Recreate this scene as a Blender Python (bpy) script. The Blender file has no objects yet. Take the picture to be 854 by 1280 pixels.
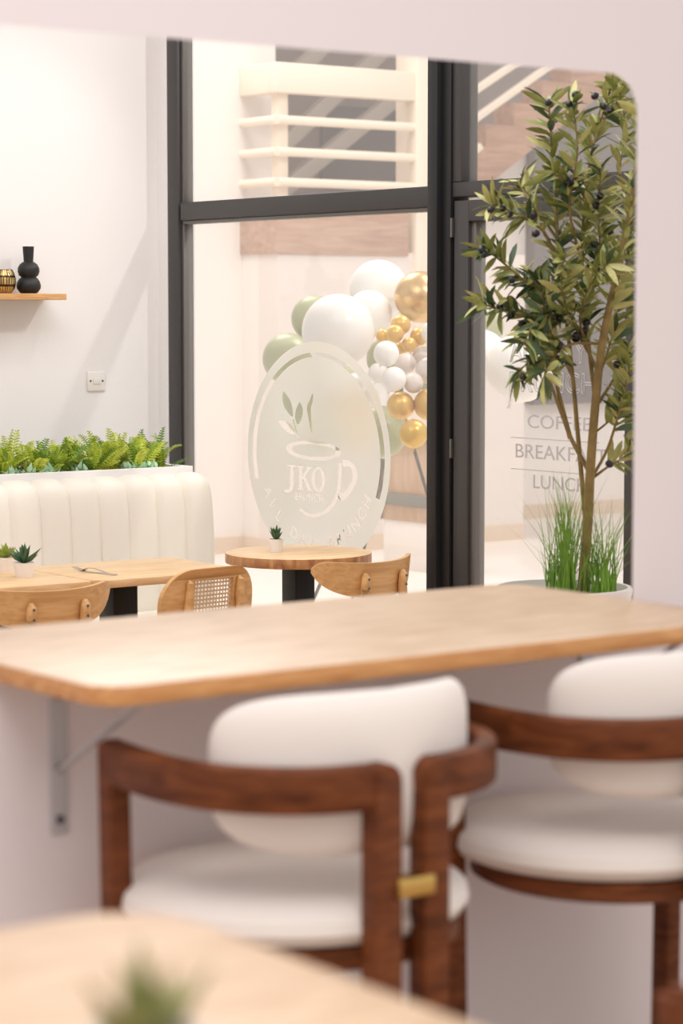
import bpy, bmesh, math, random
from mathutils import Vector, Matrix
from mathutils.geometry import tessellate_polygon, interpolate_bezier

random.seed(7)
PI = math.pi
S = bpy.context.scene
COL = S.collection

# ------------------------------------------------------------------ camera
YAW = math.radians(36.5)            # wall W runs along +X, camera looks (sin, cos)
FPX = 3022.0
PITCH = math.atan(251 / FPX)
HC = 1.66
D = Vector((math.sin(YAW), math.cos(YAW), 0))
R = Vector((math.cos(YAW), -math.sin(YAW), 0))
UP = Vector((0, 0, 1))
FW = D * math.cos(PITCH) - UP * math.sin(PITCH)
UU = UP * math.cos(PITCH) + D * math.sin(PITCH)
CAM = Vector((0, 0, HC))
cd = bpy.data.cameras.new('camera')
cd.sensor_fit = 'VERTICAL'
cd.sensor_height = 36.0
cd.lens = FPX / 1280 * 36.0
cd.clip_start = 0.05
cd.clip_end = 200
cd.dof.use_dof = True
cd.dof.focus_distance = 9.2
cd.dof.aperture_fstop = 3.7
cam = bpy.data.objects.new('camera', cd)
COL.objects.link(cam)
cam.matrix_world = Matrix(((R.x, UU.x, -FW.x, CAM.x), (R.y, UU.y, -FW.y, CAM.y), (R.z, UU.z, -FW.z, CAM.z), (0, 0, 0, 1)))
S.camera = cam

# ------------------------------------------------------------------ light
S.view_settings.view_transform = 'Standard'
S.view_settings.look = 'None'
S.view_settings.gamma = 1.0
S.view_settings.use_curve_mapping = False
S.view_settings.exposure = 0.55
w = bpy.data.worlds.new('world')
S.world = w
w.use_nodes = True
w.node_tree.nodes['Background'].inputs[0].default_value = (1.0, 0.955, 0.93, 1)
w.node_tree.nodes['Background'].inputs[1].default_value = 0.62


def area(name, loc, size, power, col=(1, .95, .9), target=None, sizey=None):
    l = bpy.data.lights.new(name, 'AREA')
    l.shape = 'RECTANGLE'
    l.size = size
    l.size_y = sizey or size
    l.energy = power
    l.color = col
    o = bpy.data.objects.new(name, l)
    COL.objects.link(o)
    o.location = loc
    if target:
        o.rotation_euler = (Vector(target) - Vector(loc)).to_track_quat('-Z', 'Y').to_euler()
    return o


area('fill_light_dining', (3.6, 6.2, 3.9), 2.6, 52, (1, .97, .95), sizey=2.2)  # added soft fill over the dining side, no fixture built
area('fill_light_front', (0.9, 1.2, 3.6), 2.0, 42, (1, .93, .90), sizey=1.6)  # added soft fill over the camera side, no fixture built
area('fill_light_mall', (7.4, 12.6, 6.4), 2.6, 150, (1, .95, .92), sizey=3.2)  # added fill, set to brighten the left face of the landing block
area('fill_light_mall_front', (9.5, 7.6, 6.2), 3.0, 185, (1, .95, .91), sizey=3.0)  # second added mall fill, softly lighting the balloons
sl = bpy.data.lights.new('mall_downlight', 'SPOT')
sl.energy = 120
sl.color = (1, .95, .9)
sl.spot_size = math.radians(60)
sl.spot_blend = .3
sl.shadow_soft_size = .06
so = bpy.data.objects.new('mall_downlight', sl)
COL.objects.link(so)
so.location = (6.75, 5.35, 4.15)
so.rotation_euler = (Vector((4.9, 8.95, 1.4)) - so.location).to_track_quat('-Z', 'Y').to_euler()


s2 = bpy.data.lights.new('shelf_spot', 'SPOT')
s2.energy = 9
s2.color = (1, .95, .9)
s2.spot_size = math.radians(75)
s2.spot_blend = .6
s2.shadow_soft_size = .05
s2o = bpy.data.objects.new('shelf_spot', s2)
COL.objects.link(s2o)
s2o.location = (5.40, 7.75, 3.2)
s2o.rotation_euler = (Vector((4.6, 8.95, 1.5)) - s2o.location).to_track_quat('-Z', 'Y').to_euler()


# ------------------------------------------------------------------ pixel helpers (854x1280 frame)
def ray(x, y): return FW + R * ((x - 427) / FPX) + UU * ((640 - y) / FPX)
def onz(x, y, z): v = ray(x, y); return CAM + v * ((z - HC) / v.z)
def ony(x, y, Y): v = ray(x, y); return CAM + v * (Y / v.y)
def onx(x, y, X): v = ray(x, y); return CAM + v * (X / v.x)
def dep(x, y, d): v = ray(x, y); return CAM + v * (d / v.dot(D))


# ------------------------------------------------------------------ materials
MATS = {}


def nodes(name):
    m = bpy.data.materials.new(name)
    m.use_nodes = True
    nt = m.node_tree
    return m, nt, nt.nodes['Principled BSDF']


def mat(name, col, rough=.6, metal=0, bump=0, bscale=60, var=0, vscale=6, sheen=0, emis=0):
    m, nt, b = nodes(name)
    b.inputs['Roughness'].default_value = rough
    b.inputs['Metallic'].default_value = metal
    c = tuple(col) + (1,)
    b.inputs['Base Color'].default_value = c
    tc = nt.nodes.new('ShaderNodeTexCoord')
    if var:
        n = nt.nodes.new('ShaderNodeTexNoise')
        n.inputs['Scale'].default_value = vscale
        n.inputs['Detail'].default_value = 4
        nt.links.new(tc.outputs['Object'], n.inputs['Vector'])
        r = nt.nodes.new('ShaderNodeValToRGB')
        r.color_ramp.elements[0].position = .3
        r.color_ramp.elements[1].position = .7
        r.color_ramp.elements[0].color = tuple(max(0, x * (1 - var)) for x in col) + (1,)
        r.color_ramp.elements[1].color = tuple(min(1, x * (1 + var)) for x in col) + (1,)
        nt.links.new(n.outputs['Fac'], r.inputs['Fac'])
        nt.links.new(r.outputs['Color'], b.inputs['Base Color'])
    if bump:
        n2 = nt.nodes.new('ShaderNodeTexNoise')
        n2.inputs['Scale'].default_value = bscale
        n2.inputs['Detail'].default_value = 3
        nt.links.new(tc.outputs['Object'], n2.inputs['Vector'])
        bp = nt.nodes.new('ShaderNodeBump')
        bp.inputs['Strength'].default_value = bump
        bp.inputs['Distance'].default_value = .01
        nt.links.new(n2.outputs['Fac'], bp.inputs['Height'])
        nt.links.new(bp.outputs['Normal'], b.inputs['Normal'])
    if sheen:
        b.inputs['Sheen Weight'].default_value = sheen
    MATS[name] = m
    return m


def wood(name, c1, c2, scale=(1.2, 14, 14), rough=.42, dist=3.0, c3=None):
    m, nt, b = nodes(name)
    tc = nt.nodes.new('ShaderNodeTexCoord')
    mp = nt.nodes.new('ShaderNodeMapping')
    mp.inputs['Scale'].default_value = scale
    nt.links.new(tc.outputs['Object'], mp.inputs['Vector'])
    n = nt.nodes.new('ShaderNodeTexNoise')
    n.inputs['Scale'].default_value = 2.2
    n.inputs['Detail'].default_value = 6
    n.inputs['Distortion'].default_value = dist * .3
    nt.links.new(mp.outputs[0], n.inputs['Vector'])
    r = nt.nodes.new('ShaderNodeValToRGB')
    r.color_ramp.elements[0].position = .32
    r.color_ramp.elements[1].position = .66
    r.color_ramp.elements[0].color = tuple(c1) + (1,)
    r.color_ramp.elements[1].color = tuple(c2) + (1,)
    if c3:
        e = r.color_ramp.elements.new(.5)
        e.color = tuple(c3) + (1,)
    nt.links.new(n.outputs['Fac'], r.inputs['Fac'])
    nt.links.new(r.outputs['Color'], b.inputs['Base Color'])
    b.inputs['Roughness'].default_value = rough
    bp = nt.nodes.new('ShaderNodeBump')
    bp.inputs['Strength'].default_value = .08
    bp.inputs['Distance'].default_value = .004
    nt.links.new(n.outputs['Fac'], bp.inputs['Height'])
    nt.links.new(bp.outputs['Normal'], b.inputs['Normal'])
    if name == 'walnut':
        b.inputs['Specular IOR Level'].default_value = .22
    MATS[name] = m
    return m


mat('lilac_paint', (.80, .735, .752), .75, bump=.08, bscale=140)
mat('white_paint', (.84, .822, .815), .75, bump=.06, bscale=120)
mat('mall_paint', (.86, .805, .76), .8, bump=.04, bscale=90)
mat('mall_paint_shaded', (.80, .73, .685), .8, bump=.04)  # shaded copy of the mall paint, shade of the front face in the colour
mat('cream_rail', (.86, .75, .62), .55)
mat('stringer_paint', (.52, .45, .39), .7)
mat('shade_window_grey', (.19, .175, .175), .8)  # stair shadow put into the colour; also used for dark mall windows
mat('back_wall', (.34, .29, .275), .8)
mat('floor_tile', (.58, .42, .31), .35, var=.05, vscale=2)
mat('mall_tile', (.86, .80, .75), .3, var=.03, vscale=1.5)
mat('skirting', (.74, .60, .48), .5)
mat('frame_metal', (.055, .052, .052), .45, metal=.25, bump=.05, bscale=300)
mat('frame_dark', (.009, .009, .010), .5, metal=.1)
mat('frame_bevel', (.16, .15, .14), .35, metal=.5)
wood('oak_counter', (.50, .335, .205), (.68, .505, .345), (3.2, 22, 22), .38, 3, (.60, .43, .285))
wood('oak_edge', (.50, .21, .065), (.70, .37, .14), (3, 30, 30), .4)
wood('oak', (.55, .29, .10), (.70, .42, .18), (1.6, 20, 20), .42)
wood('oak_top', (.62, .38, .18), (.76, .53, .30), (2.2, 16, 16), .32)
wood('oak_round_edge', (.30, .12, .045), (.62, .32, .13), (8, 8, 3), .45, 5)
wood('shelf_oak', (.48, .24, .08), (.68, .40, .17), (4, 30, 30), .45)
wood('walnut', (.085, .022, .006), (.19, .055, .016), (5, 5, 26), .5)
wood('stair_wood', (.40, .23, .155), (.54, .33, .23), (1.3, 9, 9), .55)
wood('fascia_wood', (.44, .28, .21), (.56, .39, .30), (1.4, 7, 12), .6)
wood('panel_wood', (.46, .31, .21), (.56, .40, .29), (9, 9, 1.2), .55)
mat('cream_fabric', (.83, .77, .72), .85, bump=.12, bscale=260, sheen=.3)
mat('booth_leather', (.79, .74, .655), .55, bump=.06, bscale=200)
mat('booth_white', (.84, .81, .78), .5)
mat('brass', (.62, .41, .13), .3, metal=1)
mat('black_metal', (.008, .008, .009), .45, metal=.3)
mat('grey_metal', (.42, .42, .43), .4, metal=.6)
mat('bracket_metal', (.56, .55, .58), .45, metal=.3)
mat('screw_dark', (.12, .11, .12), .5, metal=.5)
mat('steel', (.62, .62, .64), .18, metal=1)
mat('pot_white', (.86, .83, .80), .4)
mat('soil', (.10, .065, .04), .95, bump=.6, bscale=80)
mat('bark', (.25, .18, .065), .85, bump=.5, bscale=60, var=.25, vscale=25)
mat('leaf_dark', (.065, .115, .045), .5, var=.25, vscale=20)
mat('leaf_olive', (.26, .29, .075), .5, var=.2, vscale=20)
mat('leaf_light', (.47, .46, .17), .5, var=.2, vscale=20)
mat('olive_fruit', (.010, .008, .014), .3)
mat('grass_blade', (.16, .33, .03), .5, var=.3, vscale=12)
mat('fern_light', (.55, .64, .07), .5, var=.25, vscale=14)
mat('fern_mid', (.32, .46, .04), .5, var=.25, vscale=14)
mat('fern_dark', (.13, .25, .03), .5, var=.25, vscale=14)
mat('mint_leaf', (.42, .64, .42), .5, var=.2, vscale=14)
mat('succulent_green', (.05, .13, .055), .5, var=.2, vscale=30)
mat('succulent_lime', (.28, .36, .05), .5, var=.2, vscale=30)
mat('succulent_dull', (.24, .25, .085), .6, var=.2, vscale=30)
mat('vase_black', (.008, .008, .009), .55, bump=.05, bscale=200)
mat('switch_white', (.83, .80, .76), .35)
mat('balloon_white', (.88, .86, .83), .3)
mat('balloon_pearl', (.74, .67, .62), .3)
mat('balloon_green', (.45, .47, .30), .3)
mat('balloon_gold', (.74, .47, .13), .32, metal=.45)
mat('balloon_chrome_gold', (.68, .46, .22), .3, metal=.85)
mat('panel_grey', (.22, .22, .205), .5)
mat('tripod_grey', (.16, .15, .145), .45, metal=.4)
mat('letter_grey', (.48, .46, .465), .6)
mat('vinyl_white', (.85, .83, .80), .6)


def cane_mat():
    m, nt, b = nodes('cane')
    b.inputs['Base Color'].default_value = (.66, .47, .28, 1)
    b.inputs['Roughness'].default_value = .6
    MATS['cane'] = m


cane_mat()


def glass_mat():
    m, nt, b = nodes('pane_glass')
    out = nt.nodes['Material Output']
    nt.nodes.remove(b)
    t = nt.nodes.new('ShaderNodeBsdfTransparent')
    t.inputs[0].default_value = (.97, .97, .965, 1)
    g = nt.nodes.new('ShaderNodeBsdfGlossy')
    g.inputs['Roughness'].default_value = .02
    d = nt.nodes.new('ShaderNodeBsdfDiffuse')
    d.inputs[0].default_value = (.95, .92, .89, 1)
    mx = nt.nodes.new('ShaderNodeMixShader')
    mx.inputs[0].default_value = .045
    nt.links.new(t.outputs[0], mx.inputs[1])
    nt.links.new(g.outputs[0], mx.inputs[2])
    m2 = nt.nodes.new('ShaderNodeMixShader')
    m2.inputs[0].default_value = .06  # white diffuse share imitates the washed-out haze through the pane
    nt.links.new(mx.outputs[0], m2.inputs[1])
    nt.links.new(d.outputs[0], m2.inputs[2])
    nt.links.new(m2.outputs[0], out.inputs[0])
    MATS['pane_glass'] = m


glass_mat()


def frost_mat():
    m, nt, b = nodes('frosted_vinyl')
    out = nt.nodes['Material Output']
    nt.nodes.remove(b)
    rf = nt.nodes.new('ShaderNodeBsdfRefraction')
    rf.inputs['IOR'].default_value = 1.25
    rf.inputs['Roughness'].default_value = .45
    rf.inputs['Color'].default_value = (.95, .95, .92, 1)
    d = nt.nodes.new('ShaderNodeBsdfDiffuse')
    d.inputs[0].default_value = (.84, .83, .78, 1)
    tl = nt.nodes.new('ShaderNodeBsdfTranslucent')
    tl.inputs[0].default_value = (.80, .80, .74, 1)
    a = nt.nodes.new('ShaderNodeMixShader')
    a.inputs[0].default_value = .5
    nt.links.new(d.outputs[0], a.inputs[1])
    nt.links.new(tl.outputs[0], a.inputs[2])
    mx = nt.nodes.new('ShaderNodeMixShader')
    mx.inputs[0].default_value = .55
    nt.links.new(rf.outputs[0], mx.inputs[1])
    nt.links.new(a.outputs[0], mx.inputs[2])
    nt.links.new(mx.outputs[0], out.inputs[0])
    MATS['frosted_vinyl'] = m


frost_mat()


def mosaic_mat():
    m, nt, b = nodes('gold_mosaic')
    tc = nt.nodes.new('ShaderNodeTexCoord')
    v = nt.nodes.new('ShaderNodeTexBrick')
    v.inputs['Color1'].default_value = (.75, .55, .22, 1)
    v.inputs['Color2'].default_value = (.42, .30, .12, 1)
    v.inputs['Mortar'].default_value = (.06, .03, .015, 1)
    v.inputs['Scale'].default_value = 1
    v.inputs['Mortar Size'].default_value = .12
    v.inputs['Brick Width'].default_value = .8
    v.inputs['Row Height'].default_value = 1.0
    mp = nt.nodes.new('ShaderNodeMapping')
    mp.inputs['Scale'].default_value = (22, 8, 1)
    nt.links.new(tc.outputs['UV'], mp.inputs['Vector'])
    nt.links.new(mp.outputs[0], v.inputs['Vector'])
    nt.links.new(v.outputs['Color'], b.inputs['Base Color'])
    b.inputs['Metallic'].default_value = .8
    b.inputs['Roughness'].default_value = .22
    bp = nt.nodes.new('ShaderNodeBump')
    bp.inputs['Strength'].default_value = .6
    bp.inputs['Distance'].default_value = .004
    bp.invert = True
    nt.links.new(v.outputs['Fac'], bp.inputs['Height'])
    nt.links.new(bp.outputs['Normal'], b.inputs['Normal'])
    MATS['gold_mosaic'] = m


mosaic_mat()


# ------------------------------------------------------------------ object helpers
def mesh_from(verts, faces, name='mesh', smooth=False, uvs=None):
    me = bpy.data.meshes.new(name)
    me.from_pydata([tuple(v) for v in verts], [], faces)
    bm = bmesh.new()
    bm.from_mesh(me)
    bmesh.ops.recalc_face_normals(bm, faces=bm.faces[:])
    bm.to_mesh(me)
    bm.free()
    if uvs:
        ul = me.uv_layers.new()
        for l in me.loops:
            ul.data[l.index].uv = uvs[l.vertex_index]
    if smooth:
        for p in me.polygons:
            p.use_smooth = True
        try:
            me.set_sharp_from_angle(angle=math.radians(38))
        except Exception:
            pass
    return me


def obj(name, me, m, parent=None):
    o = bpy.data.objects.new(name, me)
    COL.objects.link(o)
    me.name = name
    if m:
        if not me.materials:
            me.materials.append(MATS[m])
    if parent:
        o.parent = parent
    return o


def tag(o, label, cat, group=None):
    o['label'] = label
    o['category'] = cat
    if group:
        o['group'] = group
    return o


def thing(name, label, cat, loc=(0, 0, 0), rz=0, group=None):
    o = bpy.data.objects.new(name, None)
    o.empty_display_size = .05
    COL.objects.link(o)
    o.location = loc
    o.rotation_euler = (0, 0, rz)
    return tag(o, label, cat, group)


def struct(o):
    o['kind'] = 'structure'
    return o


def empty_struct(name, loc=(0, 0, 0)):
    o = bpy.data.objects.new(name, None)
    o.empty_display_size = .05
    COL.objects.link(o)
    o.location = loc
    o['kind'] = 'structure'
    return o


def copy_tree(o, parent=None):
    c = o.copy()
    COL.objects.link(c)
    c.parent = parent
    for ch in [x for x in bpy.data.objects if x.parent == o]:
        copy_tree(ch, c)
    return c


def box(x0, x1, y0, y1, z0, z1, bev=0.0, seg=2):
    bm = bmesh.new()
    vs = [bm.verts.new((x, y, z)) for x in (x0, x1) for y in (y0, y1) for z in (z0, z1)]
    for f in ((0, 1, 3, 2), (4, 6, 7, 5), (0, 4, 5, 1), (2, 3, 7, 6), (0, 2, 6, 4), (1, 5, 7, 3)):
        bm.faces.new([vs[i] for i in f])
    bmesh.ops.recalc_face_normals(bm, faces=bm.faces[:])
    if bev:
        bmesh.ops.bevel(bm, geom=bm.edges[:], offset=bev, segments=seg, affect='EDGES', profile=.5)
    me = bpy.data.meshes.new('box')
    bm.to_mesh(me)
    bm.free()
    if bev:
        for p in me.polygons:
            p.use_smooth = True
        me.set_sharp_from_angle(angle=math.radians(50))
    return me


def lathe(prof, n=32, uv=False):
    verts, faces, uvs = [], [], []
    k = len(prof)
    cols = n + 1 if uv else n
    for i in range(cols):
        a = 2 * PI * i / n
        for j, (r, z) in enumerate(prof):
            verts.append((r * math.cos(a), r * math.sin(a), z))
            uvs.append((i / n, j / (k - 1)))
    for i in range(n):
        for j in range(k - 1):
            a, b = i * k + j, ((i + 1) % cols) * k + j
            faces.append((a, b, b + 1, a + 1))
    me = mesh_from(verts, faces, smooth=True, uvs=uvs if uv else None)
    if not uv:
        bm = bmesh.new()
        bm.from_mesh(me)
        bmesh.ops.remove_doubles(bm, verts=bm.verts[:], dist=1e-6)
        bmesh.ops.recalc_face_normals(bm, faces=bm.faces[:])
        bm.to_mesh(me)
        bm.free()
        for p in me.polygons:
            p.use_smooth = True
        me.set_sharp_from_angle(angle=math.radians(40))
    return me


def sweep(path, prof, closed=False, ups=None, scales=None, cap=True):
    """prof: list of (a,b) in (side, up) frame; path: list of Vectors"""
    path = [Vector(p) for p in path]
    n, k = len(path), len(prof)
    verts, faces = [], []
    for i, p in enumerate(path):
        if closed:
            t = path[(i + 1) % n] - path[i - 1]
        else:
            t = path[min(i + 1, n - 1)] - path[max(i - 1, 0)]
        t.normalize()
        u = Vector(ups) if ups else Vector((0, 0, 1))
        if abs(t.dot(u)) > .97:
            u = Vector((1, 0, 0))
        s = t.cross(u).normalized()
        u = s.cross(t).normalized()
        sc = scales[i] if scales else 1
        for a, b in prof:
            verts.append(p + s * (a * sc) + u * (b * sc))
    for i in range(n if closed else n - 1):
        for j in range(k):
            a, b = i * k, ((i + 1) % n) * k
            j2 = (j + 1) % k
            faces.append((a + j, a + j2, b + j2, b + j))
    if cap and not closed:
        faces.append(tuple(range(k))[::-1])
        faces.append(tuple((n - 1) * k + j for j in range(k)))
    return mesh_from(verts, faces, smooth=True)


def circ(r, n=10): return [(r * math.cos(2 * PI * i / n), r * math.sin(2 * PI * i / n)) for i in range(n)]


def rrect(wd, h, r, n=4):
    pts = []
    for cx, cy, a0 in ((wd / 2 - r, h / 2 - r, 0), (-wd / 2 + r, h / 2 - r, PI / 2), (-wd / 2 + r, -h / 2 + r, PI), (wd / 2 - r, -h / 2 + r, 1.5 * PI)):
        for i in range(n + 1):
            a = a0 + PI / 2 * i / n
            pts.append((cx + r * math.cos(a), cy + r * math.sin(a)))
    return pts


def prism(outline, z0, z1, bev=0.0, axes='xy'):
    bm = bmesh.new()
    def P(a, b, c):
        return {'xy': (a, b, c), 'xz': (a, c, b), 'yz': (c, a, b)}[axes]
    lo = [bm.verts.new(P(a, b, z0)) for a, b in outline]
    hi = [bm.verts.new(P(a, b, z1)) for a, b in outline]
    n = len(outline)
    bm.faces.new(lo[::-1])
    bm.faces.new(hi)
    for i in range(n):
        bm.faces.new((lo[i], lo[(i + 1) % n], hi[(i + 1) % n], hi[i]))
    bmesh.ops.recalc_face_normals(bm, faces=bm.faces[:])
    if bev:
        es = [e for e in bm.edges if (e.verts[0] in lo and e.verts[1] in lo) or (e.verts[0] in hi and e.verts[1] in hi)]
        bmesh.ops.bevel(bm, geom=es, offset=bev, segments=2, affect='EDGES', profile=.5)
    me = bpy.data.meshes.new('prism')
    bm.to_mesh(me)
    bm.free()
    for p in me.polygons:
        p.use_smooth = True
    me.set_sharp_from_angle(angle=math.radians(35))
    return me


def pillow(wd, h, th, mapf, n=4.0, rings=7, seg=48, k=5):
    """superellipse cushion; mapf(s, t, depth) -> xyz"""
    verts, faces = [], []
    def bound(a):
        c, s = math.cos(a), math.sin(a)
        return (math.copysign(abs(c) ** (2 / n), c) * wd / 2, math.copysign(abs(s) ** (2 / n), s) * h / 2)
    idx = {}
    for side in (1, -1):
        idx[side] = []
        c = len(verts)
        verts.append(mapf(0, 0, side * th / 2))
        prev = None
        for ri in range(1, rings + 1):
            rho = math.sin(PI / 2 * ri / rings)
            if ri == rings and side == -1:
                row = idx[1][-1]
            else:
                row = []
                d = side * th / 2 * math.sqrt(max(0, 1 - rho ** k))
                for j in range(seg):
                    x, y = bound(2 * PI * j / seg)
                    row.append(len(verts))
                    verts.append(mapf(x * rho, y * rho, d))
            idx[side].append(row)
            for j in range(seg):
                j2 = (j + 1) % seg
                if prev is None:
                    faces.append((c, row[j], row[j2]))
                else:
                    faces.append((prev[j], row[j], row[j2], prev[j2]))
            prev = row
    return mesh_from(verts, faces, smooth=True)


def join_meshes(parts):
    """parts: list of (mesh, Matrix)"""
    bm = bmesh.new()
    for me, mx in parts:
        t = me.copy()
        t.transform(mx)
        bm.from_mesh(t)
        bpy.data.meshes.remove(t)
    out = bpy.data.meshes.new('joined')
    bm.to_mesh(out)
    bm.free()
    for p in out.polygons:
        p.use_smooth = True
    return out


def T(x=0, y=0, z=0): return Matrix.Translation((x, y, z))


# ================================================================== SETTING
YW = 3.37        # partition plane
XWIN = 5.669     # window wall plane
YB = 8.95        # back wall plane
ZC = 1.11        # counter top

struct(obj('floor', box(-4, XWIN + .04, -3, YB + .1, -.06, 0), 'floor_tile'))
struct(obj('wall_back', box(-3, XWIN - .04, YB, YB + .12, 0, 4.2), 'white_paint'))
struct(obj('wall_return', box(XWIN - .04, XWIN + .10, 8.868, YB + .12, 0, 4.2), 'white_paint'))


def rounded_hole(x0, x1, z0, z1, r, n=8):
    pts = [(x0, z0), (x1, z0)]
    for i in range(n + 1):
        a = PI / 2 * i / n
        pts.append((x1 - r + r * math.cos(a), z1 - r + r * math.sin(a)))
    for i in range(n + 1):
        a = PI / 2 + PI / 2 * i / n
        pts.append((x0 + r + r * math.cos(a), z1 - r + r * math.sin(a)))
    return pts


def partition():
    outer = [(-2.6, 0), (5.6, 0), (5.6, 4.2), (-2.6, 4.2)]
    h1 = rounded_hole(1.775, 3.187, 1.079, 2.103, .072)
    h2 = rounded_hole(1.715, 3.25, 1.079, 2.163, .09)
    verts, faces = [], []
    for y, hole in ((YW, h1), (YW + .035, h2)):
        base = len(verts)
        allp = outer + hole
        verts += [(p[0], y, p[1]) for p in allp]
        tris = tessellate_polygon([[Vector((p[0], p[1], 0)) for p in outer], [Vector((p[0], p[1], 0)) for p in hole]])
        faces += [tuple(base + i for i in t) for t in tris]
    n = len(outer) + len(h1)
    m = len(h1)
    for i in range(4):
        faces.append((i, (i + 1) % 4, n + (i + 1) % 4, n + i))
    for i in range(m):
        a, b = 4 + i, 4 + (i + 1) % m
        faces.append((a, b, n + b, n + a))
    return mesh_from(verts, faces)


struct(obj('wall_partition', partition(), 'lilac_paint'))  # rounded opening stands in for a mirror, room behind for its reflection

# ---------------------------------------------------------------- window wall
ZT = 3.75
win = empty_struct('window_1', (XWIN, 7.9, 0))
def wpart(name, y0, y1, z0, z1, m, x0=-.04, x1=.04, par=None, bev=.004):
    par = par or win
    l = par.location
    return obj(name, box(x0, x1, y0 - l.y, y1 - l.y, z0, z1, bev), m, par)
wpart('jamb', 8.785, 8.866, .10, ZT, 'frame_metal')
wpart('glazing_bead', 8.765, 8.785, 2.122, ZT - .08, 'frame_bevel', -.022, .022, bev=.002)
wpart('glazing_bead', 8.765, 8.785, .18, 2.03, 'frame_bevel', -.022, .022, bev=.002)
wpart('transom', 7.03, 8.765, 2.045, 2.122, 'frame_metal')
wpart('glazing_bead', 7.03, 8.765, 2.03, 2.045, 'frame_bevel', -.03, .03, bev=.002)
wpart('bottom_rail', 7.03, 8.866, 0, .10, 'frame_metal')
wpart('head_rail', 7.03, 8.866, ZT, ZT + .1, 'frame_metal')
wpart('mullion', 6.975, 7.03, 0, ZT + .1, 'frame_dark', -.075, .05)
wpart('mullion', 6.925, 6.975, 0, ZT + .1, 'frame_dark', -.05, .04)
wpart('window_pane', 7.03, 8.77, .1, 2.035, 'pane_glass', -.003, .003, bev=0)
wpart('window_pane', 7.03, 8.77, 2.12, ZT, 'pane_glass', -.003, .003, bev=0)

door = empty_struct('door_1', (XWIN, 6.4, 0))
wpart('transom', 5.0, 6.925, 2.075, 2.13, 'frame_metal', par=door)
wpart('door_stile', 6.835, 6.915, .02, 2.062, 'frame_metal', par=door)
wpart('glazing_bead', 6.808, 6.835, .12, 1.985, 'frame_bevel', -.024, .024, par=door, bev=.002)
wpart('door_rail', 6.0, 6.835, 1.985, 2.062, 'frame_metal', par=door)
wpart('door_rail', 6.0, 6.835, .02, .12, 'frame_metal', par=door)
wpart('door_stile', 5.92, 6.0, .02, 2.062, 'frame_metal', par=door)
wpart('frame_post', 6.875, 6.925, 2.13, ZT, 'frame_metal', par=door)
wpart('frame_post', 5.84, 5.91, 0, 2.075, 'frame_metal', par=door)
wpart('head_rail', 5.0, 6.925, ZT, ZT + .1, 'frame_metal', par=door)
wpart('hinge', 6.916, 6.924, 1.93, 2.0, 'frame_bevel', -.05, -.04, par=door, bev=0)
wpart('hinge', 6.916, 6.924, 1.12, 1.19, 'frame_bevel', -.05, -.04, par=door, bev=0)
wpart('door_pane', 6.0, 6.81, .12, 1.985, 'pane_glass', -.003, .003, par=door, bev=0)
wpart('fanlight_pane', 5.0, 6.875, 2.13, ZT, 'pane_glass', -.003, .003, par=door, bev=0)
wpart('side_pane', 5.0, 5.84, .1, 2.075, 'pane_glass', -.003, .003, par=door, bev=0)
struct(obj('wall_shopfront', box(XWIN - .05, XWIN + .06, 3.5, 5.0, 0, 4.2), 'white_paint'))
struct(obj('wall_shopfront_head', box(XWIN - .05, XWIN + .06, 5.0, 8.868, ZT + .1, 4.2), 'white_paint'))


# ---- vinyl decal and lettering: flat curves with holes
def text_polys(txt, size, extra=0.0, spacing=1.0):
    c = bpy.data.curves.new('t', 'FONT')
    c.body = txt
    c.size = size
    c.align_x = 'CENTER'
    c.offset = extra
    c.space_character = spacing
    o = bpy.data.objects.new('t', c)
    COL.objects.link(o)
    dg = bpy.context.evaluated_depsgraph_get()
    cv = o.evaluated_get(dg).to_curve(dg)
    polys = []
    for s in cv.splines:
        if s.type == 'BEZIER':
            pts = []
            bp = s.bezier_points
            for i in range(len(bp)):
                a, b = bp[i], bp[(i + 1) % len(bp)]
                seg = interpolate_bezier(a.co, a.handle_right, b.handle_left, b.co, 5)
                pts += [(p.x, p.y) for p in seg[:-1]]
        else:
            pts = [(p.co.x, p.co.y) for p in s.points]
        polys.append(pts)
    o.evaluated_get(dg).to_curve_clear()
    bpy.data.objects.remove(o)
    bpy.data.curves.remove(c)
    return polys


def fill_curve(polys, extrude=.0006):
    c = bpy.data.curves.new('f', 'CURVE')
    c.dimensions = '2D'
    c.fill_mode = 'BOTH'
    c.extrude = extrude
    for pts in polys:
        s = c.splines.new('POLY')
        s.points.add(len(pts) - 1)
        for i, p in enumerate(pts):
            s.points[i].co = (p[0], p[1], 0, 1)
        s.use_cyclic_u = True
    o = bpy.data.objects.new('f', c)
    COL.objects.link(o)
    dg = bpy.context.evaluated_depsgraph_get()
    me = bpy.data.meshes.new_from_object(o.evaluated_get(dg))
    bpy.data.objects.remove(o)
    bpy.data.curves.remove(c)
    return me


GLASSM = Matrix(((0, 0, -1, 0), (-1, 0, 0, 0), (0, 1, 0, 0), (0, 0, 0, 1)))   # u -> -Y, v -> Z, n -> -X


def glass_flat(name, polys, m, par, extrude=.0006, off=.0045):
    """polys in metres: u = -(y), v = z on the window plane"""
    me = fill_curve(polys, extrude)
    me.transform(GLASSM)
    me.transform(T(-off, -par.location.y, 0))
    return obj(name, me, m, par)


# decal coordinates come from the enlarged view (427,640 centre)
A0 = onx(311, 566, XWIN); A1 = onx(489.5, 566, XWIN)
AT = onx(400, 427, XWIN)
UC = -(A0.y + A1.y) / 2
RX = (A0.y - A1.y) / 2
VC = onx(400, 569, XWIN).z
RY = AT.z - VC


def dp(x, y): return (UC + (x - 427) / 381 * RX, VC - (y - 640) / 610 * RY)


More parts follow.
